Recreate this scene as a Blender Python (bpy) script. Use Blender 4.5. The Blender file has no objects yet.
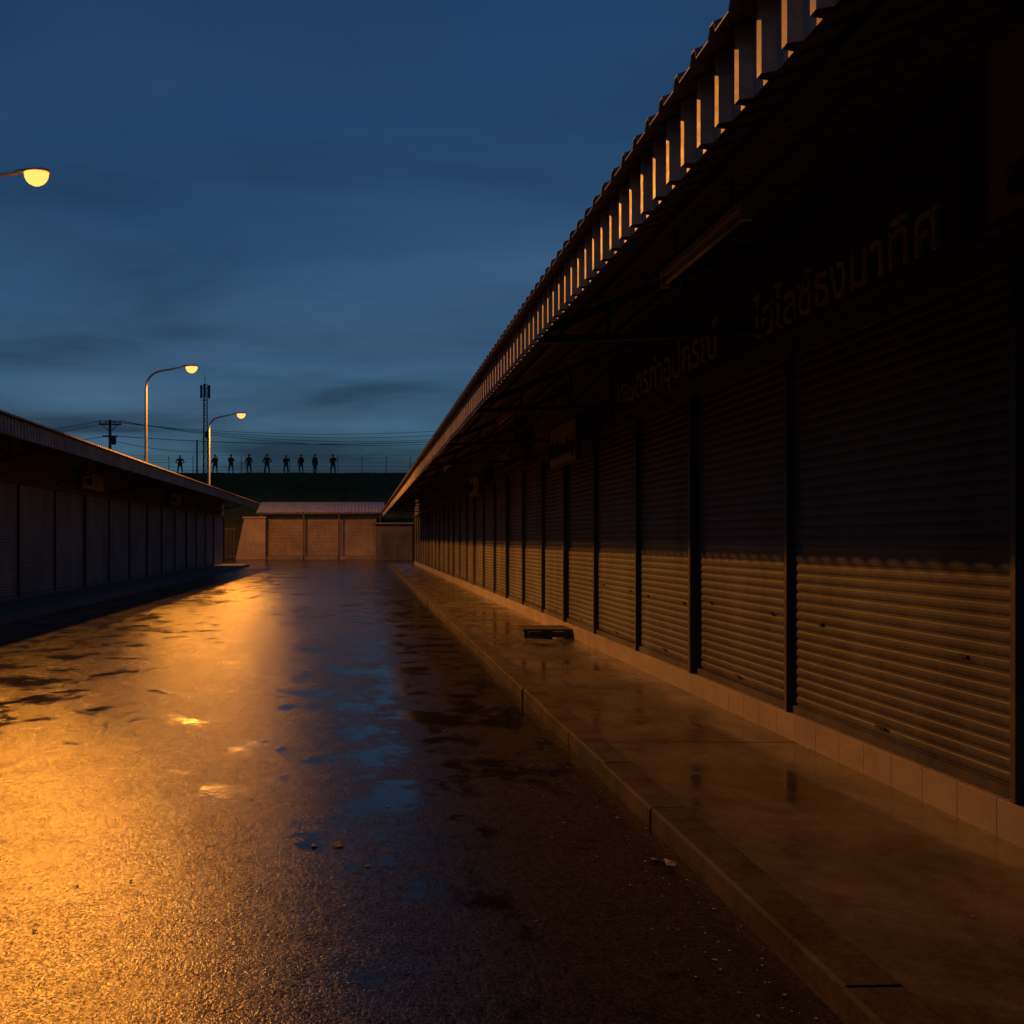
import bpy, bmesh, math, random
from mathutils import Vector, Matrix
random.seed(7)
S=bpy.context.scene
S.view_settings.view_transform='Standard'
S.view_settings.look='None'
S.view_settings.exposure=0
COL=S.collection
F=900.0; VX,VY=362.0,540.0; H=1.6

# ---------------------------------------------------------------- materials
def newmat(name):
    m=bpy.data.materials.new(name); m.use_nodes=True
    nt=m.node_tree; b=nt.nodes['Principled BSDF']
    return m,nt,b
def noise(nt,vec,scale,detail=4,rough=.5,dist=0):
    n=nt.nodes.new('ShaderNodeTexNoise')
    n.inputs['Scale'].default_value=scale; n.inputs['Detail'].default_value=detail
    n.inputs['Roughness'].default_value=rough; n.inputs['Distortion'].default_value=dist
    if vec is not None: nt.links.new(vec,n.inputs['Vector'])
    return n.outputs['Fac']
def ramp(nt,fac,stops):
    r=nt.nodes.new('ShaderNodeValToRGB'); nt.links.new(fac,r.inputs['Fac'])
    e=r.color_ramp.elements
    while len(e)<len(stops): e.new(.5)
    for i,(p,c) in enumerate(stops):
        e[i].position=p
        e[i].color=(c,c,c,1) if isinstance(c,(int,float)) else (*c,1)
    return r.outputs['Color']
def math_(nt,op,a,b=None,c=None,clamp=False):
    n=nt.nodes.new('ShaderNodeMath'); n.operation=op; n.use_clamp=clamp
    for i,v in enumerate((a,b,c)):
        if v is None: continue
        if isinstance(v,(int,float)): n.inputs[i].default_value=v
        else: nt.links.new(v,n.inputs[i])
    return n.outputs[0]
def mixc(nt,f,a,b,bt='MIX'):
    n=nt.nodes.new('ShaderNodeMix'); n.data_type='RGBA'; n.blend_type=bt
    for i,v in ((0,f),(6,a),(7,b)):
        if isinstance(v,(int,float)): n.inputs[i].default_value=v
        elif isinstance(v,tuple): n.inputs[i].default_value=(*v,1)
        else: nt.links.new(v,n.inputs[i])
    return n.outputs[2]
def mapping(nt,scale=(1,1,1)):
    tc=nt.nodes.new('ShaderNodeTexCoord'); mp=nt.nodes.new('ShaderNodeMapping')
    nt.links.new(tc.outputs['Object'],mp.inputs['Vector']); mp.inputs['Scale'].default_value=scale
    return mp.outputs['Vector']
def smooth(nt,v,a,b,o0=0,o1=1):
    n=nt.nodes.new('ShaderNodeMapRange'); n.interpolation_type='SMOOTHSTEP'; nt.links.new(v,n.inputs[0])
    for i,x in ((1,a),(2,b),(3,o0),(4,o1)): n.inputs[i].default_value=x
    return n.outputs[0]
def bump(nt,b,h,strength,dist):
    n=nt.nodes.new('ShaderNodeBump'); n.inputs['Strength'].default_value=strength if isinstance(strength,(int,float)) else 1
    if not isinstance(strength,(int,float)): nt.links.new(strength,n.inputs['Strength'])
    n.inputs['Distance'].default_value=dist
    nt.links.new(h,n.inputs['Height']); nt.links.new(n.outputs[0],b.inputs['Normal'])
def grimy(name,c1,c2,rough=.6,scale=1.5,metal=0,bs=.15,stretch=(1,1,1),spec=.5):
    m,nt,b=newmat(name)
    v=mapping(nt,stretch)
    n1=noise(nt,v,scale,4,.6); n2=noise(nt,v,scale*9,3,.65)
    f=math_(nt,'ADD',math_(nt,'MULTIPLY',n1,.65),math_(nt,'MULTIPLY',n2,.35))
    c=ramp(nt,f,[(.34,c1),(.64,c2)])
    nt.links.new(c,b.inputs['Base Color'])
    nt.links.new(math_(nt,'MULTIPLY_ADD',n2,.35,rough-.17),b.inputs['Roughness'])
    b.inputs['Metallic'].default_value=metal
    b.inputs['Specular IOR Level'].default_value=spec
    if bs: bump(nt,b,n2,bs,.01)
    return m

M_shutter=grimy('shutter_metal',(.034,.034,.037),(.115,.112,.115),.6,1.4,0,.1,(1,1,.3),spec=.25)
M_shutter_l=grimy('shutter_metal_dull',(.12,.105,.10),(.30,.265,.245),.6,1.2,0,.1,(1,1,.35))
M_post=grimy('steel_post',(.03,.025,.022),(.08,.06,.05),.5,2)
M_roof=grimy('roof_sheet',(.10,.09,.085),(.22,.2,.19),.5,1.2,.2,.05)
M_rooflight=grimy('roof_sheet_pale',(.35,.3,.26),(.6,.54,.48),.5,1.2,.0,.05)
M_fascia=grimy('fascia_sheet',(.2,.17,.15),(.46,.40,.35),.5,2.5,.0,.05)
M_steel=grimy('truss_steel',(.02,.018,.016),(.06,.05,.045),.6,3)
M_wall=grimy('plaster_wall',(.07,.06,.052),(.14,.12,.105),.85,.8,0,.2)
M_wallpale=grimy('plaster_pale',(.17,.135,.105),(.38,.29,.21),.85,.5,0,.2)
M_concrete=grimy('concrete',(.12,.10,.085),(.24,.20,.17),.8,.7,0,.3)
M_dark=grimy('dark_interior',(.02,.02,.02),(.04,.035,.03),.9,1)
M_pole=grimy('galvanised_pole',(.2,.2,.2),(.35,.35,.35),.5,2)
M_wood=grimy('dark_wood',(.03,.022,.018),(.07,.05,.04),.6,3)
M_cloth=grimy('uniform_cloth',(.012,.015,.01),(.03,.034,.022),.9,8)
M_skin=grimy('skin',(.22,.13,.09),(.3,.18,.12),.6,8,0,0)
M_gun=grimy('gun_metal',(.01,.01,.01),(.02,.02,.02),.4,8)
M_wire=grimy('cable',(.01,.01,.01),(.02,.02,.02),.6,1,0,0)
M_signdark=grimy('sign_board_dark',(.02,.018,.02),(.04,.034,.034),.45,2,0,0)
M_signpale=grimy('sign_board_pale',(.22,.185,.165),(.36,.3,.26),.5,2,0,0)
M_signtext=grimy('sign_letters',(.25,.23,.22),(.55,.51,.47),.6,5,0,0)
M_red=grimy('sign_red',(.35,.03,.02),(.5,.05,.03),.5,3,0,0)
M_tube=grimy('tube_fixture',(.4,.38,.35),(.55,.52,.48),.4,3,0,0)
M_litter=grimy('litter',(.10,.085,.06),(.4,.36,.32),.7,20,0,0)
M_leaf=grimy('dead_leaves',(.015,.01,.006),(.05,.03,.015),.7,20,0,0)

M_grass,nt,b=newmat('grass_bank')
v=mapping(nt); g=noise(nt,v,.5,5,.7); g2=noise(nt,v,6,4,.7)
nt.links.new(ramp(nt,math_(nt,'MULTIPLY_ADD',g2,.5,math_(nt,'MULTIPLY',g,.5)),[(.35,(.045,.05,.02)),(.65,(.12,.12,.05))]),b.inputs['Base Color'])
b.inputs['Roughness'].default_value=.95; b.inputs['Specular IOR Level'].default_value=.1
bump(nt,b,g2,1,.15)

def asphalt(name):
    m,nt,b=newmat(name)
    tc=nt.nodes.new('ShaderNodeTexCoord'); P=tc.outputs['Object']
    sep=nt.nodes.new('ShaderNodeSeparateXYZ'); nt.links.new(P,sep.inputs[0]); X,Y=sep.outputs[0],sep.outputs[1]
    grain=noise(nt,P,150,1,.6); grain2=noise(nt,P,60,2,.6)
    coarse=noise(nt,mapping(nt,(1,.6,1)),26,3,.75)
    mid=noise(nt,P,7,4,.7)
    big=noise(nt,P,.35,3,.55,.3)
    streak=noise(nt,mapping(nt,(.9,.75,1)),1.9,7,.70,.3)
    tracks=noise(nt,mapping(nt,(1.3,.07,1)),1.0,2,.5)
    pv=math_(nt,'ADD',streak,math_(nt,'MULTIPLY',smooth(nt,X,-1.3,.6),.12))
    pv=math_(nt,'ADD',pv,smooth(nt,X,-2.0,-4.0,0,.065))
    pv=math_(nt,'ADD',pv,smooth(nt,Y,3.5,7,-.09,0))
    pv=math_(nt,'ADD',pv,math_(nt,'MULTIPLY_ADD',big,.3,-.15))
    pv=math_(nt,'ADD',pv,math_(nt,'MULTIPLY_ADD',mid,.18,-.09))
    pud=ramp(nt,pv,[(.57,0),(.67,1)])
    inv=math_(nt,'SUBTRACT',1,pud)
    damp=ramp(nt,math_(nt,'MULTIPLY_ADD',big,.5,math_(nt,'MULTIPLY',streak,.5)),[(.36,0),(.6,1)])
    gm=math_(nt,'ADD',math_(nt,'MULTIPLY',grain,.25),math_(nt,'ADD',math_(nt,'MULTIPLY',grain2,.40),math_(nt,'MULTIPLY',coarse,.35)))
    col=ramp(nt,gm,[(.38,(.005,.005,.006)),(.62,(.045,.043,.043))])
    col=mixc(nt,math_(nt,'MULTIPLY',pud,.7),col,(.006,.006,.007))
    nt.links.new(col,b.inputs['Base Color'])
    # wet film sits in the pores and on some stones only
    sg=ramp(nt,gm,[(.42,.10),(.58,1.0)])
    sp=ramp(nt,math_(nt,'MULTIPLY_ADD',mid,.5,math_(nt,'MULTIPLY',streak,.5)),[(.38,.45),(.56,1.0)])
    spec=math_(nt,'MULTIPLY',math_(nt,'MULTIPLY',sg,sp),.85)
    spec=math_(nt,'ADD',math_(nt,'MULTIPLY',spec,inv),math_(nt,'MULTIPLY',pud,.5))
    nt.links.new(spec,b.inputs['Specular IOR Level'])
    r=math_(nt,'MULTIPLY_ADD',damp,-.06,.26)
    r=math_(nt,'ADD',r,math_(nt,'MULTIPLY_ADD',tracks,.12,-.06))
    r=math_(nt,'ADD',r,math_(nt,'MULTIPLY_ADD',mid,.20,-.10))
    r=math_(nt,'ADD',r,math_(nt,'MULTIPLY_ADD',grain2,.24,-.12))
    r=math_(nt,'MULTIPLY_ADD',r,inv,math_(nt,'MULTIPLY',pud,.12))
    nt.links.new(r,b.inputs['Roughness'])
    b.inputs['IOR'].default_value=1.5
    h=math_(nt,'ADD',math_(nt,'MULTIPLY',grain,.6),math_(nt,'ADD',math_(nt,'MULTIPLY',grain2,.9),math_(nt,'MULTIPLY',coarse,.9)))
    bump(nt,b,h,math_(nt,'MULTIPLY_ADD',inv,.30,.02),.010)
    return m
M_road=asphalt('wet_asphalt')
M_ground=grimy('ground_dirt',(.03,.028,.025),(.06,.055,.045),.7,.3,0,.4)

M_pave,nt,b=newmat('pavement_concrete')
tc=nt.nodes.new('ShaderNodeTexCoord'); P=tc.outputs['Object']
n1=noise(nt,P,1.3,7,.72,.4); n2=noise(nt,P,60,2,.6); n3=noise(nt,mapping(nt,(1,.5,1)),2.0,5,.6,.4); n4=noise(nt,P,9,4,.7)
c=ramp(nt,math_(nt,'MULTIPLY_ADD',n4,.35,math_(nt,'MULTIPLY',n1,.65)),[(.38,(.03,.026,.024)),(.60,(.18,.15,.125))])
c=mixc(nt,.45,c,ramp(nt,n2,[(.35,.3),(.65,1)]),'MULTIPLY')
wet=ramp(nt,n3,[(.42,0),(.62,1)])
c=mixc(nt,math_(nt,'MULTIPLY',wet,.55),c,(.03,.025,.02))
nt.links.new(c,b.inputs['Base Color'])
nt.links.new(math_(nt,'MULTIPLY_ADD',wet,-.30,math_(nt,'MULTIPLY_ADD',n4,.3,.24)),b.inputs['Roughness'])
bump(nt,b,n2,math_(nt,'MULTIPLY_ADD',wet,-.14,.18),.006)

M_tile=grimy('plinth_tile',(.20,.17,.15),(.34,.29,.25),.45,2,0,.03)
M_kerb=grimy('kerb_stone',(.015,.014,.013),(.085,.07,.06),.8,3.5,0,.4,spec=.15)

def emis(name,col,st):
    m,nt,b=newmat(name)
    b.inputs['Emission Color'].default_value=(*col,1); b.inputs['Emission Strength'].default_value=st
    b.inputs['Base Color'].default_value=(.8,.6,.4,1)
    return m
M_lamp=emis('lamp_glass',(1,.31,.06),2.7)

# ---------------------------------------------------------------- mesh helper
class MB:
    def __init__(s): s.v=[]; s.f=[]
    def quad(s,a,b,c,d):
        i=len(s.v); s.v+= [a,b,c,d]; s.f.append((i,i+1,i+2,i+3))
    def box(s,x0,x1,y0,y1,z0,z1):
        i=len(s.v)
        s.v+=[(x0,y0,z0),(x1,y0,z0),(x1,y1,z0),(x0,y1,z0),(x0,y0,z1),(x1,y0,z1),(x1,y1,z1),(x0,y1,z1)]
        s.f+=[(i,i+3,i+2,i+1),(i+4,i+5,i+6,i+7),(i,i+1,i+5,i+4),(i+1,i+2,i+6,i+5),(i+2,i+3,i+7,i+6),(i+3,i,i+4,i+7)]
    def bar(s,a,b,w=.05,h=None,n=4):
        a=Vector(a); b=Vector(b); d=(b-a).normalized(); h=h or w
        up=Vector((0,0,1)) if abs(d.z)<.95 else Vector((0,1,0))
        r=d.cross(up).normalized(); u=r.cross(d)
        i=len(s.v)
        for p in (a,b):
            for k in range(n):
                t=2*math.pi*(k+.5)/n
                q=1/math.cos(math.pi/n)/2
                s.v.append(tuple(p+r*math.cos(t)*w*q+u*math.sin(t)*h*q))
        for k in range(n): s.f.append((i+k,i+(k+1)%n,i+n+(k+1)%n,i+n+k))
        s.f.append(tuple(i+k for k in range(n))[::-1]); s.f.append(tuple(i+n+k for k in range(n)))
    def tube(s,pts,rads,n=10):
        i0=len(s.v); pts=[Vector(p) for p in pts]
        for j,p in enumerate(pts):
            d=(pts[min(j+1,len(pts)-1)]-pts[max(j-1,0)]).normalized()
            ref=Vector((0,1,0)) if abs(d.y)<.9 else Vector((1,0,0))
            r=d.cross(ref).normalized(); u=r.cross(d)
            for k in range(n):
                t=2*math.pi*k/n; s.v.append(tuple(p+(r*math.cos(t)+u*math.sin(t))*rads[j]))
        for j in range(len(pts)-1):
            for k in range(n):
                a=i0+j*n+k; b=i0+j*n+(k+1)%n; s.f.append((a,b,b+n,a+n))
        s.f.append(tuple(i0+k for k in range(n))[::-1]); e=i0+(len(pts)-1)*n; s.f.append(tuple(e+k for k in range(n)))
    def strip(s,A,B):
        i=len(s.v); n=len(A); s.v+=A+B
        for k in range(n-1): s.f.append((i+k,i+k+1,i+n+k+1,i+n+k))
    def obj(s,name,mat,parent=None,smooth=False,bevel=0,solid=0):
        me=bpy.data.meshes.new(name); me.from_pydata(s.v,[],s.f); me.update()
        bm=bmesh.new(); bm.from_mesh(me); bmesh.ops.recalc_face_normals(bm,faces=bm.faces); bm.to_mesh(me); bm.free()
        o=bpy.data.objects.new(name,me); COL.objects.link(o); me.materials.append(mat)
        if smooth: me.polygons.foreach_set('use_smooth',[True]*len(me.polygons))
        if solid:
            m=o.modifiers.new('s','SOLIDIFY'); m.thickness=solid
        if bevel:
            m=o.modifiers.new('b','BEVEL'); m.width=bevel; m.segments=2
        if parent: o.parent=parent
        return o
def empty(name,loc=(0,0,0)):
    e=bpy.data.objects.new(name,None); e.location=loc; COL.objects.link(e); return e

# ---------------------------------------------------------------- ground, road
g=MB(); g.quad((-900,-900,-.004),(900,-900,-.004),(900,900,-.004),(-900,900,-.004)); g.obj('ground',M_ground)
r=MB(); r.quad((-6.8,-15,0),(1.62,-15,0),(1.62,57,0),(-6.8,57,0))
r.quad((-40,57,0),(14,57,0),(14,74,0),(-40,74,0)); r.obj('road',M_road)

ZP=.12
p=MB(); p.box(1.80,3.2,-15,57,-.05,ZP-.003); pav=p.obj('pavement',M_pave)
j=MB()
for y in (-9,-2,6.6,14.9,21,30,39,48):
    j.box(1.81,3.17,y,y+.008,ZP-.01,ZP-.0015)
j.obj('expansion_joints',M_dark,pav)
k=MB(); y=-15
while y<56.5:
    dz=random.uniform(-.006,.002); dx=random.uniform(-.012,.010)
    L=.998
    a=1.60+dx; t=ZP+dz
    i=len(k.v)
    for yy in (y,y+L):
        k.v+=[(a,yy,-.05),(a+.004,yy,t-.015),(a+.018,yy,t-.003),(1.798,yy,t),(1.798,yy,-.05)]
    for q in range(5): k.f.append((i+q,i+(q+1)%5,i+5+(q+1)%5,i+5+q))
    k.f.append((i,i+1,i+2,i+3,i+4)); k.f.append((i+9,i+8,i+7,i+6,i+5))
    y+=1.0
k.obj('kerb',M_kerb)
p=MB(); p.box(-8.3,-6.95,-15,54.5,-.05,.16); p.box(-6.946,-6.8,-15,54.5,-.05,.15); p.obj('pavement',M_concrete,bevel=.01)

# ---------------------------------------------------------------- corrugated helpers
def corr_profile(y0,y1,pitch,h):
    out=[]; y=y0
    while y<y1-1e-6:
        for a,b in [(0,0),(.60,0),(.68,h),(.88,h),(.96,0)]: out.append((y+a*pitch,b))
        y+=pitch
    out.append((y1,0)); return out

def shutter(mb,x,y0,y1,z0,z1,dirn,pitch=.070,dep=.0075,jx=0,sag=0):
    n=5; rows=[]; z=z0
    x=x+jx
    while z<z1:
        for a,d in ((0,0),(.12,.0),(.3,.8),(.55,1),(.8,.75),(.93,0)):
            zz=min(z+a*pitch,z1)
            rows.append((zz,d*dep))
        z+=pitch
    for q in range(n):
        u0=q/n; u1=(q+1)/n
        f=lambda u: sag*math.sin(math.pi*u)
        A=[(x+dirn*(d+f(u0)*math.sin(math.pi*min(1,(zz-z0)/(z1-z0)))),y0+(y1-y0)*u0,zz) for zz,d in rows]
        B=[(x+dirn*(d+f(u1)*math.sin(math.pi*min(1,(zz-z0)/(z1-z0)))),y0+(y1-y0)*u1,zz) for zz,d in rows]
        mb.strip(A,B)

def market_row(name,side,xw,xe,slope,yb0,yb1,posts,zp,ztop,xroofedge,zroofedge,fas_b,fas_t,roofmat,mshut,wallmat):
    par=empty(name,(xw,0,0)); inv=Matrix.Translation((-xw,0,0))
    s=side; objs=[]
    w=MB()
    xb=xw+s*7.5 if s>0 else xw-2.2
    ridge_x=xw+s*3.6 if s>0 else xw-1.1
    zr=lambda x: zroofedge+slope*abs(x-xroofedge)
    x0,x1=sorted((xw+s*.02,xw+s*.2))
    w.box(x0,x1,yb0,yb1,ztop,zr(xw+s*.02)-.03)
    x0,x1=sorted((xb-s*.2,xb))
    zb=zr(ridge_x)-slope*abs(xb-ridge_x)-.02
    w.box(x0,x1,yb0,yb1,0,zb)
    for ya,yb in ((yb0,yb0+.15),(yb1-.15,yb1)):
        i=len(w.v); P=[(xw+s*.21,0),(xb-s*.21,0),(xb-s*.21,zb-.03),(ridge_x,zr(ridge_x)-.06),(xw+s*.21,zr(xw+s*.21)-.06)]
        w.v+=[(a,ya,b) for a,b in P]+[(a,yb,b) for a,b in P]
        w.f.append((i,i+1,i+2,i+3,i+4)); w.f.append((i+9,i+8,i+7,i+6,i+5))
        for q in range(5): w.f.append((i+q,i+(q+1)%5,i+5+(q+1)%5,i+5+q))
    objs.append(w.obj('walls',wallmat))
    sh=MB(); po=MB(); bb=MB(); lk=MB(); hd=MB()
    for a,b in zip(posts[:-1],posts[1:]):
        jx=random.uniform(-.008,.006)
        shutter(sh,xw+s*.05,a+.02,b-.02,zp+.06+random.uniform(0,.012),ztop,-s,jx=jx,sag=random.uniform(0,.012))
        x0,x1=sorted((xw+s*.02,xw+s*.06)); bb.box(x0,x1,a+.03,b-.03,zp+.003,zp+.058)
        ym=(a+b)/2
        for q in (-.32,.32):
            x0,x1=sorted((xw+s*.022,xw+s*.035)); yy=ym+q*(b-a); zz=zp+.66+random.uniform(-.02,.05); lk.box(x0,x1,yy-.035,yy+.035,zz,zz+.015)
        x0,x1=sorted((xw+s*.018,xw+s*.03)); lk.box(x0,x1,ym-.05,ym+.05,zp+.12,zp+.132)
    for i,a in enumerate(posts):
        wd=.020 if i%3 else .03
        x0,x1=sorted((xw-s*(.012 if i%3 else .03),xw+s*.1)); po.box(x0,x1,a-wd,a+wd,zp+.002,ztop+.0)
    x0,x1=sorted((xw-s*.05,xw+s*.018)); hd.box(x0,x1,yb0,yb1,ztop+.004,ztop+.09)
    objs+= [sh.obj('roller_shutters',mshut),po.obj('posts',M_post,bevel=.004),bb.obj('bottom_bars',mshut),lk.obj('locks',M_dark),hd.obj('header_beam',M_post)]
    d=MB(); x0,x1=sorted((xw+s*.11,xw+s*.18)); d.box(x0,x1,yb0+.2,yb1-.2,.1,ztop-.003); objs.append(d.obj('inner_wall',M_dark))
    t=MB(); y=yb0
    x0,x1=sorted((xw-s*.02,xw+s*.1))
    while y<yb1:
        t.box(x0,x1,y,min(y+.298,yb1),.09,zp-random.uniform(0,.002)); y+=.3
    objs.append(t.obj('plinth_tiles',M_tile if s>0 else M_concrete,bevel=.002))
    ro=MB(); prof=corr_profile(yb0,yb1+.3 if s<0 else yb1-3.5,.16,.035)
    A=[(xroofedge,y,zroofedge+h) for y,h in prof]; R=[(ridge_x,y,zr(ridge_x)+h) for y,h in prof]
    B=[(xb+s*.3,y,zr(ridge_x)-slope*abs(xb+s*.3-ridge_x)+h) for y,h in prof]
    ro.strip(A,R); ro.strip(R,B); objs.append(ro.obj('corrugated_roof',roofmat,solid=.004))
    fa=MB(); yend=prof[-1][0]; prof=corr_profile(yb0,yend,.16,.04)
    A=[(xe-s*h,y,fas_b) for y,h in prof]; B=[(xe-s*h,y,fas_t) for y,h in prof]
    fa.strip(A,B); objs.append(fa.obj('fascia_sheets',M_fascia,solid=.003))
    tr=MB()
    for q in range(5):
        xx=xe+s*(.10+q*(abs(xw-xe)-.15)/4); tr.bar((xx,yb0,zr(xx)-.035),(xx,yend-.05,zr(xx)-.035),.05,.06)
    yy=[a for i,a in enumerate(posts) if a<yend-.2]
    for i,a in enumerate(yy):
        if i%2: continue
        e=xe+s*.06; zt=lambda x: zr(x)-.11
        tr.bar((e,a,zt(e)-.02),(xw,a,zt(xw)),.05,.06)
        tr.bar((e,a,zt(e)-.05),(xw,a,ztop+.18),.045,.05)
        L=xw-e
        lo=lambda x:(zt(e)-.05)+(ztop+.18-zt(e)+.05)*((x-e)/L)
        for u0,u1 in ((.3,.3),(.3,.6),(.6,.6),(.6,.95)):
            x0=e+L*u0; x1=e+L*u1
            tr.bar((x0,a,lo(x0)),(x1,a,zt(x1)),.03,.03)
    objs.append(tr.obj('roof_trusses',M_steel))
    for o in objs: o.parent=par; o.matrix_parent_inverse=inv
    return par,zr

posts=[4.41,6.78,8.73,10.5,12.4,14.2,16.0]
while posts[-1]<54: posts.append(posts[-1]+1.95)
posts=[y for y in [4.41-2.3*i for i in range(7,0,-1)]]+posts
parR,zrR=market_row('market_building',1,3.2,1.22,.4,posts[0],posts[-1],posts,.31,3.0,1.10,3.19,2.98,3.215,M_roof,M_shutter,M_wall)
pl=[-12+2.6*i for i in range(26)]; pl=[y for y in pl if y<53]+[54.2]
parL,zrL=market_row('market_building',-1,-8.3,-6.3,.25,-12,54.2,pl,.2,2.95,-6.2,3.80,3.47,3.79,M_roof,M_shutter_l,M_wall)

# ---------------------------------------------------------------- signs
def text(body,loc,size,mat,parent,rot,ext=.012):
    c=bpy.data.curves.new('letters','FONT'); c.body=body; c.size=size; c.extrude=ext; c.resolution_u=3
    c.materials.append(mat)
    o=bpy.data.objects.new('letters',c); COL.objects.link(o); o.location=loc; o.rotation_euler=rot; o.parent=parent
    o.matrix_parent_inverse=parent.matrix_world.inverted(); return o
def sign(y0,y1,z0,z1,x,body,size,board,txt,frame=True,tx=.08,tz=.12,logo=False):
    par=empty('shop_sign',(0,0,0))
    m=MB(); m.box(x,x+.06,y0,y1,z0,z1); m.obj('board',board,par,bevel=.004)
    if frame:
        f=MB()
        for a,b_ in ((z0-.03,z0-.002),(z1+.002,z1+.03)): f.box(x-.015,x+.07,y0-.03,y1+.03,a,b_)
        f.box(x-.015,x+.07,y0-.03,y0-.002,z0,z1); f.box(x-.015,x+.07,y1+.002,y1+.03,z0,z1); f.obj('frame',M_post,par)
    text(body,(x-.014,y1-tx,z0+tz),size,txt,par,(math.radians(90),0,math.radians(-90)))
    if logo:
        rg=MB(); pts=[]
        cy=(y0+y1)/2; cz=z0+.55
        for t in range(25):
            a=2*math.pi*t/24; pts.append((x-.006,cy+.17*math.cos(a),cz+.17*math.sin(a)))
        rg.tube(pts,[.018]*25,6); rg.obj('logo_ring',M_red,par)
    return par
sign(4.55,7.3,3.11,3.66,3.06,'ไฮไลซ์ธงมาทิศ',.40,M_signdark,M_signtext,tx=.32,tz=.04)
sign(7.4,11.0,3.11,3.66,3.06,'เกษตรทำอุปกรณ์',.44,M_signdark,M_signtext,tx=.3,tz=.07)
sign(12.0,13.7,2.7,3.25,2.86,'Market shop',.3,M_signpale,M_dark)
sign(3.2,4.35,3.11,3.98,3.02,'ขายส่ง',.26,M_signpale,M_dark,logo=True,tx=.15,tz=.08)
sign(17,20,3.14,3.6,3.06,'ร้านผลไม้',.36,M_signdark,M_signtext)
sign(22,24,2.75,3.2,2.86,'ผักสด',.3,M_signpale,M_dark)
for y0,y1,tx in ((17.5,19.0,'ร้าน'),(26,28,'ผลไม้'),(38,40,'ขายส่ง')):
    par=empty('shop_sign'); m=MB(); m.box(-8.12,-8.04,y0,y1,3.1,3.6); m.obj('board',M_signpale,par)
    text(tx,(-8.03,y0+.15,3.23),.3,M_dark,par,(math.radians(90),0,math.radians(90)))

for (x,y,z,mt) in ((1.95,4.55,3.25,M_tube),(1.95,11.6,3.25,M_red),(1.95,20,3.25,M_tube)):
    par=empty('fluorescent_fixture',(x,y,z))
    m=MB(); m.box(-.035,.035,0,1.25,.03,.075); m.box(-.03,.03,.0,.03,-.03,.03); m.box(-.03,.03,1.22,1.25,-.03,.03)
    m.obj('housing',mt,par,bevel=.004)
    m=MB(); m.bar((0,.03,0),(0,1.22,0),.032,n=10); m.obj('tube',mt,par,smooth=True)
    m=MB(); zz=zrR(x)-z-.03
    m.bar((0,.2,.07),(0,.2,zz),.012); m.bar((0,1.05,.07),(0,1.05,zz),.012); m.obj('hangers',M_steel,par)

# ---------------------------------------------------------------- step on pavement
par=empty('wooden_step',(2.85,13.9,ZP))
m=MB()
for i in range(4): m.box(-.42,.42,-.33+i*.165,-.33+i*.165+.155,.10,.135)
m.box(-.40,-.34,-.3,.3,0,.098); m.box(.34,.40,-.3,.3,0,.098); m.box(-.03,.03,-.3,.3,0,.098)
m.box(-.34,.34,-.32,-.30,.01,.095)
m.obj('planks',M_wood,par,bevel=.006)

m=MB()
def scrap(mb,x,y,z,s):
    a=random.uniform(0,6.28); n=6; i=len(mb.v)
    for q in range(n):
        t=a+q*2*math.pi/n; rr=s*random.uniform(.5,1.1)
        mb.v.append((x+rr*math.cos(t),y+rr*math.sin(t)*1.2,z+random.uniform(.001,.35*s)))
    mb.v.append((x,y,z+s*.3))
    for q in range(n): mb.f.append((i+q,i+(q+1)%n,i+n))
for _ in range(420):
    y=2.4+abs(random.gauss(0,9)); scrap(m,1.6-abs(random.gauss(0,.22))-.02,y,.002,random.uniform(.002,.008))
for _ in range(60): scrap(m,random.uniform(1.8,3.1),random.uniform(2.5,25),ZP,random.uniform(.004,.010))
scrap(m,1.52,4.45,.002,.04); scrap(m,1.46,4.5,.002,.022)
m.obj('litter',M_litter)
m=MB()
for _ in range(260): scrap(m,random.uniform(-5.5,1.5),2.6+abs(random.gauss(0,10)),.002,random.uniform(.005,.014))
scrap(m,-.12,4.72,.002,.04); scrap(m,-.25,4.7,.002,.022)
m.obj('fallen_leaves',M_leaf)

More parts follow.
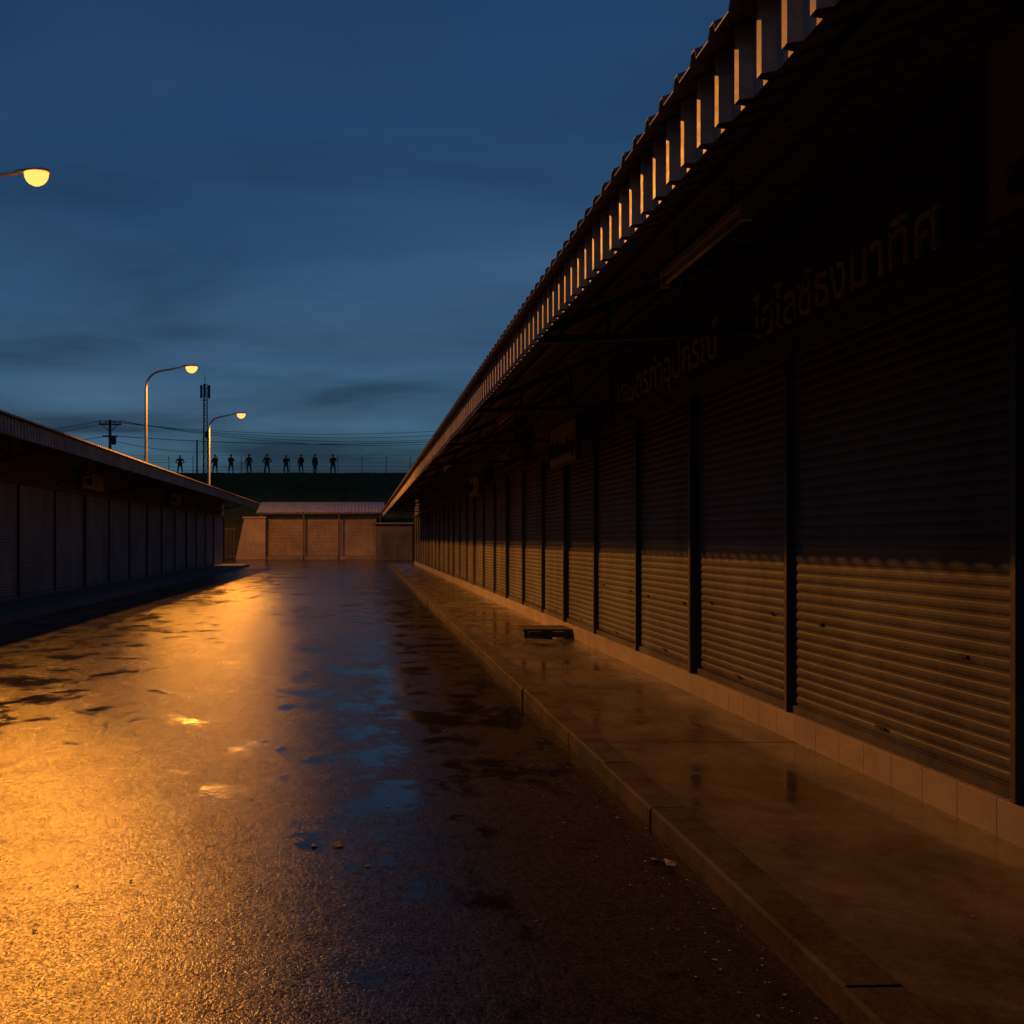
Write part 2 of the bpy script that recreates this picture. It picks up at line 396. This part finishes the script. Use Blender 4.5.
# ---------------------------------------------------------------- street lamps
def street_lamp(lx,ly,lz,px,power):
    par=empty('street_lamp',(px,ly,0))
    dx=lx-px; m=MB()
    pts=[(0,0,0),(0,0,lz*.5),(0,0,lz-1.0)]; rad=[.11,.085,.065]
    for t in (.25,.5,.75,1.0):
        a=t*math.pi/2*.86; pts.append(((1-math.cos(a))*.8,0,lz-1.0+math.sin(a)*.8)); rad.append(.058-.008*t)
    pts.append((dx-.35,0,lz+.0)); rad.append(.04)
    m.tube(pts,rad,12); m.obj('pole',M_pole,par,smooth=True)
    m=MB(); m.bar((0,0,0),(0,0,.03),.45)
    for a in (-.16,.16):
        for b_ in (-.16,.16): m.bar((a,b_,.03),(a,b_,.08),.03,n=6)
    m.box(-.12,.12,-.13,-.11,.5,.95)
    m.obj('base_plate',M_pole,par)
    h=MB(); sec=[(-.42,.05,.045),(-.25,.09,.07),(0,.15,.085),(.22,.16,.08),(.36,.10,.05),(.41,.02,.012)]
    i=len(h.v); n=12
    for (x,wy,hz) in sec:
        for q in range(n):
            t=2*math.pi*q/n; z=math.sin(t)*hz; z=z if z>0 else z*.25
            h.v.append((dx+x,math.cos(t)*wy,lz+.02+z+.02*x))
    for s_ in range(len(sec)-1):
        for q in range(n): h.f.append((i+s_*n+q,i+s_*n+(q+1)%n,i+(s_+1)*n+(q+1)%n,i+(s_+1)*n+q))
    h.f.append(tuple(i+q for q in range(n))[::-1]); e=i+(len(sec)-1)*n; h.f.append(tuple(e+q for q in range(n)))
    h.obj('lamp_head',M_pole,par,smooth=True)
    g=MB(); R=6
    for a in range(R):
        ph=a/(R-1)*math.pi/2
        for q in range(n):
            t=2*math.pi*q/n
            g.v.append((dx+.08+math.cos(t)*.29*math.cos(ph),math.sin(t)*.18*math.cos(ph),lz+.0-math.sin(ph)*.30))
    for a in range(R-1):
        for q in range(n): g.f.append((a*n+q,a*n+(q+1)%n,(a+1)*n+(q+1)%n,(a+1)*n+q))
    g.obj('glass_bowl',M_lamp,par,smooth=True)
    L=bpy.data.lights.new('bulb','SPOT'); L.energy=power; L.color=(1,.33,.03); L.spot_size=math.radians(168); L.spot_blend=.25; L.shadow_soft_size=.14
    o=bpy.data.objects.new('bulb',L); COL.objects.link(o); o.location=(dx+.08,0,lz-.48); o.parent=par
LZ=10.0
def place(px,py,ppx,power):
    Y=F*(LZ-H)/(VY-py); street_lamp((px-VX)/F*Y,Y,LZ,(ppx-VX)/F*Y,power)
place(33,173,-88,9500)
place(190,367,146,2800)
place(240,414,209,4500)

# ---------------------------------------------------------------- end building
par=empty('market_building',(-3.4,75,0))
X0,X1=-7.8+3.4,1.1+3.4
m=MB(); m.box(X0,X1,.1,6,0,3.7); m.obj('walls',M_wallpale,par)
m=MB(); m.box(X0-.3,X1+.3,-.9,.09,0,.25); m.obj('plinth',M_concrete,par)
m=MB()
for q in range(4):
    x=X0+(X1-X0)*q/3; m.box(x-.09,x+.09,-.05,.098,.251,3.7)
m.obj('pilasters',M_concrete,par)
sh=MB()
for q in range(3):
    xa=X0+(X1-X0)*q/3+.12; xb=X0+(X1-X0)*(q+1)/3-.12
    z=.26; A=[];B=[]
    while z<3.1:
        for a,d in ((0,0),(.5,.03),(.9,0)): A.append((xa,.06-d,z+a*.12)); B.append((xb,.06-d,z+a*.12))
        z+=.12
    sh.strip(A,B)
sh.obj('roller_shutters',M_wallpale,par)
ro=MB(); prof=[(x,h) for x,h in corr_profile(X0-.9,X1+.65,.28,.05)]
ro.strip([(x,-1.0,3.85+h) for x,h in prof],[(x,2.5,4.85+h) for x,h in prof]); ro.strip([(x,2.5,4.85+h) for x,h in prof],[(x,6.3,3.8+h) for x,h in prof])
ro.obj('corrugated_roof',M_rooflight,par,solid=.005)
m=MB()
for x in (X0-.5,X0+3,X1-3,X1+.4): m.bar((x,-.85,0),(x,-.85,3.85),.1)
m.bar((X0-.9,-.85,3.78),(X1+.6,-.85,3.78),.1,.12); m.obj('canopy_posts',M_post,par)
m=MB(); P=[(-10.3,0),(-7.85,0),(-7.85,3.35),(-9.6,3.35)]
m.v=[(x,73.2,z) for x,z in P]+[(x,80,z) for x,z in P]; m.f=[(0,1,2,3),(7,6,5,4),(0,4,5,1),(1,5,6,2),(2,6,7,3),(3,7,4,0)]
m.box(-9.7,-7.8,73.1,80,3.353,3.5)
m.obj('concrete_wall',M_wallpale,bevel=.03)
par=empty('storage_shed',(2.5,73.5,0)); m=MB(); m.box(-1.3,1.6,0,4,0,2.9); m.obj('walls',M_wall,par)
m=MB(); m.box(-.9,.0,-.03,-.002,.1,2.2); m.box(.2,1.3,-.03,-.002,.1,2.2); m.obj('doors',M_shutter,par)
m=MB(); m.box(-1.5,1.8,-.4,4.2,2.903,3.02); m.obj('roof_slab',M_concrete,par)
par=empty('metal_gate',(-11.5,72.5,0)); m=MB()
for q in range(9): m.bar((-1.2+q*.3,0,.1),(-1.2+q*.3,0,2.6),.05)
m.bar((-1.3,0,.3),(1.3,0,.3),.06); m.bar((-1.3,0,2.5),(1.3,0,2.5),.06); m.obj('bars',M_post,par)

# ---------------------------------------------------------------- embankment
EZ=8.1
m=MB(); nx=130; rows=[]
prof=[(79.5,0),(80.5,1.2),(82,3.2),(84,5.6),(86,7.6),(87,EZ),(96,EZ),(110,0)]
for (yy,zz) in prof:
    rows.append([(-120+q*2,yy+random.uniform(-.2,.2) if 0<zz<EZ else yy,zz+(random.uniform(-.15,.15) if 0<zz<EZ else (random.uniform(-.03,.03) if zz else 0))) for q in range(nx)])
for a,b_ in zip(rows[:-1],rows[1:]): m.strip(a,b_)
bank=m.obj('embankment',M_grass)
m=MB()
for _ in range(7000):
    x=random.uniform(-30,14); t=random.uniform(.2,1)
    idx=[i for i in range(5) if prof[i][1]/EZ<=t<=prof[i+1][1]/EZ+1e-6][:1]; i=idx[0] if idx else 4
    f=(t*EZ-prof[i][1])/(prof[i+1][1]-prof[i][1]); yy=prof[i][0]+f*(prof[i+1][0]-prof[i][0]); z=t*EZ-.05
    a=random.uniform(0,3.14); w=random.uniform(.03,.09); h=random.uniform(.1,.3)
    i=len(m.v); m.v+=[(x-w*math.cos(a),yy-w*math.sin(a),z),(x+w*math.cos(a),yy+w*math.sin(a),z),(x+random.uniform(-.1,.1),yy-.05,z+h)]; m.f.append((i,i+1,i+2))
m.obj('grass',M_grass)
par=empty('barbed_wire_fence',(0,89.5,EZ)); m=MB(); w=MB()
x=-60
while x<16:
    m.bar((x,0,-.1),(x,0,1.5),.06); m.bar((x,0,1.5),(x+.0,-.3,1.85),.05); x+=2.4
m.obj('posts',M_steel,par)
for z,yy in ((.4,0),(.8,0),(1.2,0),(1.5,0),(1.68,-.15),(1.85,-.3)):
    w.bar((-60,yy,z),(16,yy,z),.018)
w.obj('wires',M_wire,par)

# ---------------------------------------------------------------- soldiers
def soldier(x,y,z,pose,rotz,sc):
    par=empty('soldier',(x,y,z)); par.rotation_euler=(0,0,rotz); par.scale=(sc,sc,sc)
    V=[];E=[];R=[]
    def add(p,r,parent=None):
        V.append(p); R.append(r if isinstance(r,tuple) else (r,r))
        if parent is not None: E.append((parent,len(V)-1))
        return len(V)-1
    st=pose.get('stance',.16)
    pel=add((0,0,.95),(.18,.13)); sp=add((0,0,1.14),(.17,.125),pel); ch=add((0,.0,1.32),(.215,.145),sp)
    nb=add((0,.01,1.44),(.12,.095),ch); nk=add((0,0,1.56),(.068,.068),nb)
    for s in (-1,1):
        hp=add((s*.11,0,.86),(.108,.11),pel); kn=add((s*(.07+st*.5),-.02+pose.get('k',0)*s,.49),(.078,.082),hp)
        cf=add((s*(.05+st*.75),.01,.34),(.07,.075),kn)
        an=add((s*st,.02+pose.get('k',0)*s*1.2,.10),(.058,.06),cf); to=add((s*(st+.04),-.16+pose.get('k',0)*s*1.2,.045),(.05,.04),an)
        shd=add((s*.205,.0,1.40),(.08,.085),ch)
        el,wr,hd=pose['arms'][0 if s<0 else 1]
        e=add((s*el[0],el[1],el[2]),.06,shd); wq=add((s*wr[0],wr[1],wr[2]),.040,e)
        d=(Vector((s*hd[0],hd[1],hd[2]))-Vector((s*wr[0],wr[1],wr[2]))).normalized()
        wv=Vector((s*wr[0],wr[1],wr[2])); side=d.cross(Vector((0,0,1)) if abs(d.z)<.9 else Vector((0,1,0))).normalized()
        nrm=side.cross(d)
        pm=add(tuple(wv+d*.07),(.036,.02),wq)
        for fi,(off,ln) in enumerate(((-.03,.07),(-.01,.08),(.011,.075),(.031,.058))):
            b0=wv+d*.1+side*off; a=add(tuple(b0),.0105,pm)
            b1=add(tuple(b0+d*ln*.55+nrm*.01),.0095,a); add(tuple(b0+d*ln*.85+nrm*.035),.008,b1)
        th=add(tuple(wv+d*.055-side*.045),.012,pm); add(tuple(wv+d*.09-side*.062+nrm*.015),.0095,th)
    me=bpy.data.meshes.new('body'); me.from_pydata(V,E,[]); o=bpy.data.objects.new('body',me); COL.objects.link(o)
    sk=o.modifiers.new('sk','SKIN'); sk.use_smooth_shade=True
    if not me.skin_vertices:
        bm=bmesh.new(); bm.from_mesh(me); bm.verts.layers.skin.verify(); bm.to_mesh(me); bm.free()
    for i,r_ in enumerate(R):
        me.skin_vertices[0].data[i].radius=r_; me.skin_vertices[0].data[i].use_root=(i==0)
    ss=o.modifiers.new('ss','SUBSURF'); ss.levels=1; ss.render_levels=1
    me.materials.append(M_cloth); o.parent=par
    bm=bmesh.new(); bmesh.ops.create_uvsphere(bm,u_segments=16,v_segments=12,radius=1)
    for v in bm.verts:
        c=v.co; jaw=1-.28*max(0,-c.z); v.co=Vector((c.x*.078*jaw,c.y*.098*(1-.1*max(0,-c.z)),c.z*.125))
        if abs(c.x)<.02 and v.co.y<-.07 and -.05<v.co.z<.01: v.co.y-=.018
        if .005<v.co.z<.04 and v.co.y<-.06 and .02<abs(v.co.x)<.05: v.co.y+=.008
    me=bpy.data.meshes.new('head'); bm.to_mesh(me); bm.free(); me.materials.append(M_skin)
    me.polygons.foreach_set('use_smooth',[True]*len(me.polygons))
    h=bpy.data.objects.new('head',me); COL.objects.link(h); h.location=(0,-.015,1.64); h.rotation_euler=(pose.get('nod',0),0,pose.get('look',0)); h.parent=par
    d=MB()
    for s in (-1,1):
        d.box(s*.028-.012,s*.028+.012,-.09,-.083,.008,.018); d.box(s*.074-.008,s*.074+.008,-.01,.02,-.03,.03)
    d.box(-.02,.02,-.088,-.08,-.062,-.056); ft=d.obj('face_features',M_skin,h)
    bm=bmesh.new(); bmesh.ops.create_uvsphere(bm,u_segments=18,v_segments=12,radius=1)
    bmesh.ops.delete(bm,geom=[v for v in bm.verts if v.co.z<-.05],context='VERTS')
    for v in bm.verts:
        rim=1.12 if v.co.z<.05 else 1
        v.co=Vector((v.co.x*.115*rim,v.co.y*.135*rim,v.co.z*.125+.035))
    me=bpy.data.meshes.new('helmet'); bm.to_mesh(me); bm.free(); me.materials.append(M_cloth)
    hh=bpy.data.objects.new('helmet',me); COL.objects.link(hh); hh.parent=h; so=hh.modifiers.new('s','SOLIDIFY'); so.thickness=.008
    v=MB(); v.box(-.18,.18,-.175,-.12,1.08,1.40); v.box(-.17,.17,.12,.19,1.06,1.44)
    for q in (-.12,0,.12): v.box(q-.05,q+.05,-.225,-.177,1.08,1.2)
    v.box(-.19,.19,-.145,.145,.98,1.03); v.obj('vest',M_cloth,par,bevel=.015)
    if pose.get('rifle'):
        a,b_=pose['rifle']; a=Vector(a); b_=Vector(b_); g=MB()
        dd=(b_-a).normalized(); L=(b_-a).length
        g.bar(a,a+dd*L*.3,.035,.11); g.bar(a+dd*L*.3,a+dd*L*.62,.05,.08); g.bar(a+dd*L*.62,b_,.022,.022,8)
        mid=a+dd*L*.45; g.bar(mid,mid+Vector((0,0,-.2))-dd*.03,.03,.06); mid=a+dd*L*.33; g.bar(mid,mid+Vector((0,0,-.12)),.03,.04)
        g.obj('rifle',M_gun,par)
PR={'arms':[((.30,-.02,1.14),(.16,-.26,1.10),(.08,-.32,1.12)),((.33,-.06,1.16),(.22,-.30,1.24),(.12,-.35,1.28))],'rifle':((-.28,-.29,1.02),(.48,-.35,1.36)),'stance':.2}
PA={'arms':[((.42,.06,1.15),(.24,-.03,.99),(.16,-.05,.96)),((.42,.06,1.15),(.24,-.03,.99),(.16,-.05,.96))],'stance':.22}
PD={'arms':[((.30,.0,1.13),(.32,-.04,.88),(.33,-.05,.78)),((.33,.02,1.13),(.18,-.24,1.08),(.08,-.29,1.08))],'rifle':((.16,-.24,1.3),(-.1,-.28,.62)),'stance':.17,'k':.05,'look':.4}
PW={'arms':[((.28,.0,1.13),(.31,-.05,.88),(.32,-.05,.78)),((.28,.0,1.13),(.30,.03,.88),(.31,.04,.78))],'stance':.13,'k':.08,'look':-.5}
xs=[180,215,231,249,267,286,301,315,333]
poses=[PA,PR,PR,PD,PA,PR,PD,PW,PR]; rots=[.2,-.2,.5,.1,-.15,.3,-.5,.7,-.1]
for px,po_,ro_ in zip(xs,poses,rots):
    yy=88.0+random.uniform(-.3,.3); soldier((px-VX)/F*yy,yy,EZ,po_,ro_,random.uniform(1.0,1.08))

# ---------------------------------------------------------------- telecom tower
TY=112; TX=(205-VX)/F*TY; TH=H+(VY-384)/F*TY
par=empty('telecom_tower',(TX,TY,0)); m=MB(); w0,w1=.42,.26
def leg(z,k):
    w_=w0+(w1-w0)*z/TH; a=2*math.pi*k/3+.3; return (w_*math.cos(a),w_*math.sin(a),z)
for k in range(3): m.bar(leg(0,k),leg(TH,k),.10,n=6)
z=0
while z<TH-1:
    for k in range(3):
        m.bar(leg(z,k),leg(z+.9,(k+1)%3),.045); m.bar(leg(z,k),leg(z,(k+1)%3),.045)
    z+=.9
m.obj('lattice_mast',M_steel,par)
m=MB()
for k in range(3):
    a=2*math.pi*k/3+.6; cx,cy=.55*math.cos(a),.55*math.sin(a)
    m.box(cx-.14,cx+.14,cy-.1,cy+.1,TH-1.7,TH-.1); m.bar((cx*.4,cy*.4,TH-.5),(cx,cy,TH-.5),.05); m.bar((cx*.4,cy*.4,TH-1.4),(cx,cy,TH-1.4),.05)
m.obj('antennas',M_steel,par)
m=MB(); m.bar((0,0,TH),(0,0,TH+1.2),.06,n=6); m.bar((-.55,0,TH-2),(.55,0,TH-2),.06); m.bar((.3,-.2,TH*.68),(.3,-.2,TH*.68+.8),.5,n=8); m.obj('top_rod',M_steel,par)
m=MB(); x=(197-VX)/F*95; m.tube([(x,95,0),(x,95,EZ),(x,95,H+(VY-440)/F*95)],[.12,.1,.08]); m.obj('utility_pole',M_steel)

UY=72; UX=(110-VX)/F*UY; UH=H+(VY-420)/F*UY
par=empty('utility_pole',(UX,UY,0)); m=MB()
m.tube([(0,0,0),(0,0,UH)],[.17,.11],10); m.bar((-.9,0,UH-.35),(.9,0,UH-.35),.1,.12); m.bar((-.6,0,UH-1.3),(.6,0,UH-1.3),.1,.12)
m.bar((-.6,.0,UH-.4),(0,0,UH-.95),.05); m.bar((.6,0,UH-.4),(0,0,UH-.95),.05)
m.obj('pole',M_steel,par)
m=MB()
for q in (-.8,-.35,.35,.8): m.tube([(q,0,UH-.29),(q,0,UH-.2),(q,0,UH-.15),(q,0,UH-.05)],[.03,.06,.03,.04],8)
m.tube([(.35,-.25,UH-2.0),(.35,-.25,UH-1.95),(.35,-.25,UH-1.4),(.35,-.25,UH-1.35)],[.1,.22,.22,.1],12); m.obj('insulators_and_transformer',M_steel,par)
m=MB()
def cable(a,b_,sag,r=.03,n=24):
    a=Vector(a); b_=Vector(b_); pts=[]
    for q in range(n+1):
        t=q/n; p=a.lerp(b_,t); p.z-=4*sag*t*(1-t); pts.append(p)
    m.tube(pts,[r]*len(pts),5)
def W(px,py,Y): return ((px-VX)/F*Y,Y,H+(VY-py)/F*Y)
for k,q in enumerate((-.8,-.35,.35,.8)):
    cable((UX+q,UY,UH-.05),W(520,424+k*4,80),1.0+.12*k,.018); cable((UX+q,UY,UH-.05),W(-160,437+k*4,74),.7,.018)
cable((UX,UY,UH-1.25),W(520,436,80),.7,.026); cable((UX,UY,UH-1.6),W(210,452,90),.3,.02); cable((UX,UY,UH-1.25),W(-160,450,74),.6,.026)
m.obj('power_lines',M_wire)

# ---------------------------------------------------------------- sky / world
w=bpy.data.worlds.new('World'); S.world=w; w.use_nodes=True; nt=w.node_tree
try:
    w.cycles.sampling_method='MANUAL'; w.cycles.sample_map_resolution=256
except Exception: pass
bg=nt.nodes['Background']
sky=nt.nodes.new('ShaderNodeTexSky'); sky.sky_type='NISHITA'; sky.sun_disc=False
sky.sun_elevation=math.radians(2.5); sky.sun_rotation=math.radians(200); sky.air_density=1.2; sky.dust_density=.3; sky.ozone_density=4
tc=nt.nodes.new('ShaderNodeTexCoord'); sep=nt.nodes.new('ShaderNodeSeparateXYZ'); nt.links.new(tc.outputs['Generated'],sep.inputs[0])
zp=math_(nt,'MAXIMUM',sep.outputs[2],0)
zc=math_(nt,'ADD',zp,.16)
cx=math_(nt,'MULTIPLY',math_(nt,'DIVIDE',sep.outputs[0],zc),.55); cy=math_(nt,'DIVIDE',sep.outputs[1],zc)
cmb=nt.nodes.new('ShaderNodeCombineXYZ'); nt.links.new(cx,cmb.inputs[0]); nt.links.new(cy,cmb.inputs[1])
cn=noise(nt,cmb.outputs[0],1.35,6,.52,.35)
cn2=noise(nt,cmb.outputs[0],.6,5,.55,.3)
SK=.085
base=mixc(nt,1.0,sky.outputs[0],(.38,.82,1.12),'MULTIPLY')
haze=math_(nt,'POWER',math_(nt,'SUBTRACT',1,zp),2.6)
cm=ramp(nt,cn2,[(.38,0),(.62,1)])
cov=math_(nt,'MULTIPLY',math_(nt,'MULTIPLY_ADD',cm,.65,.35),math_(nt,'MULTIPLY_ADD',haze,.95,.05),clamp=True)
cc=mixc(nt,cov,base,(.066/SK,.126/SK,.215/SK))
dark=ramp(nt,cn,[(.37,.42),(.47,.85),(.54,1.03),(.64,1.35)])
hf=mixc(nt,math_(nt,'MULTIPLY_ADD',haze,1.1,.10,clamp=True),(1.,1.,1.),dark)
cc=mixc(nt,1.0,cc,hf,'MULTIPLY')
nt.links.new(cc,bg.inputs[0]); bg.inputs[1].default_value=SK

# ---------------------------------------------------------------- camera
cam=bpy.data.cameras.new('Camera'); co=bpy.data.objects.new('Camera',cam); COL.objects.link(co)
co.location=(0,0,H); co.rotation_euler=(math.radians(90),0,0)
cam.sensor_width=36; cam.lens=F/1024*36; cam.shift_x=(512-VX)/1024; cam.shift_y=(VY-512)/1024
cam.clip_start=.05; cam.clip_end=2000
S.camera=co
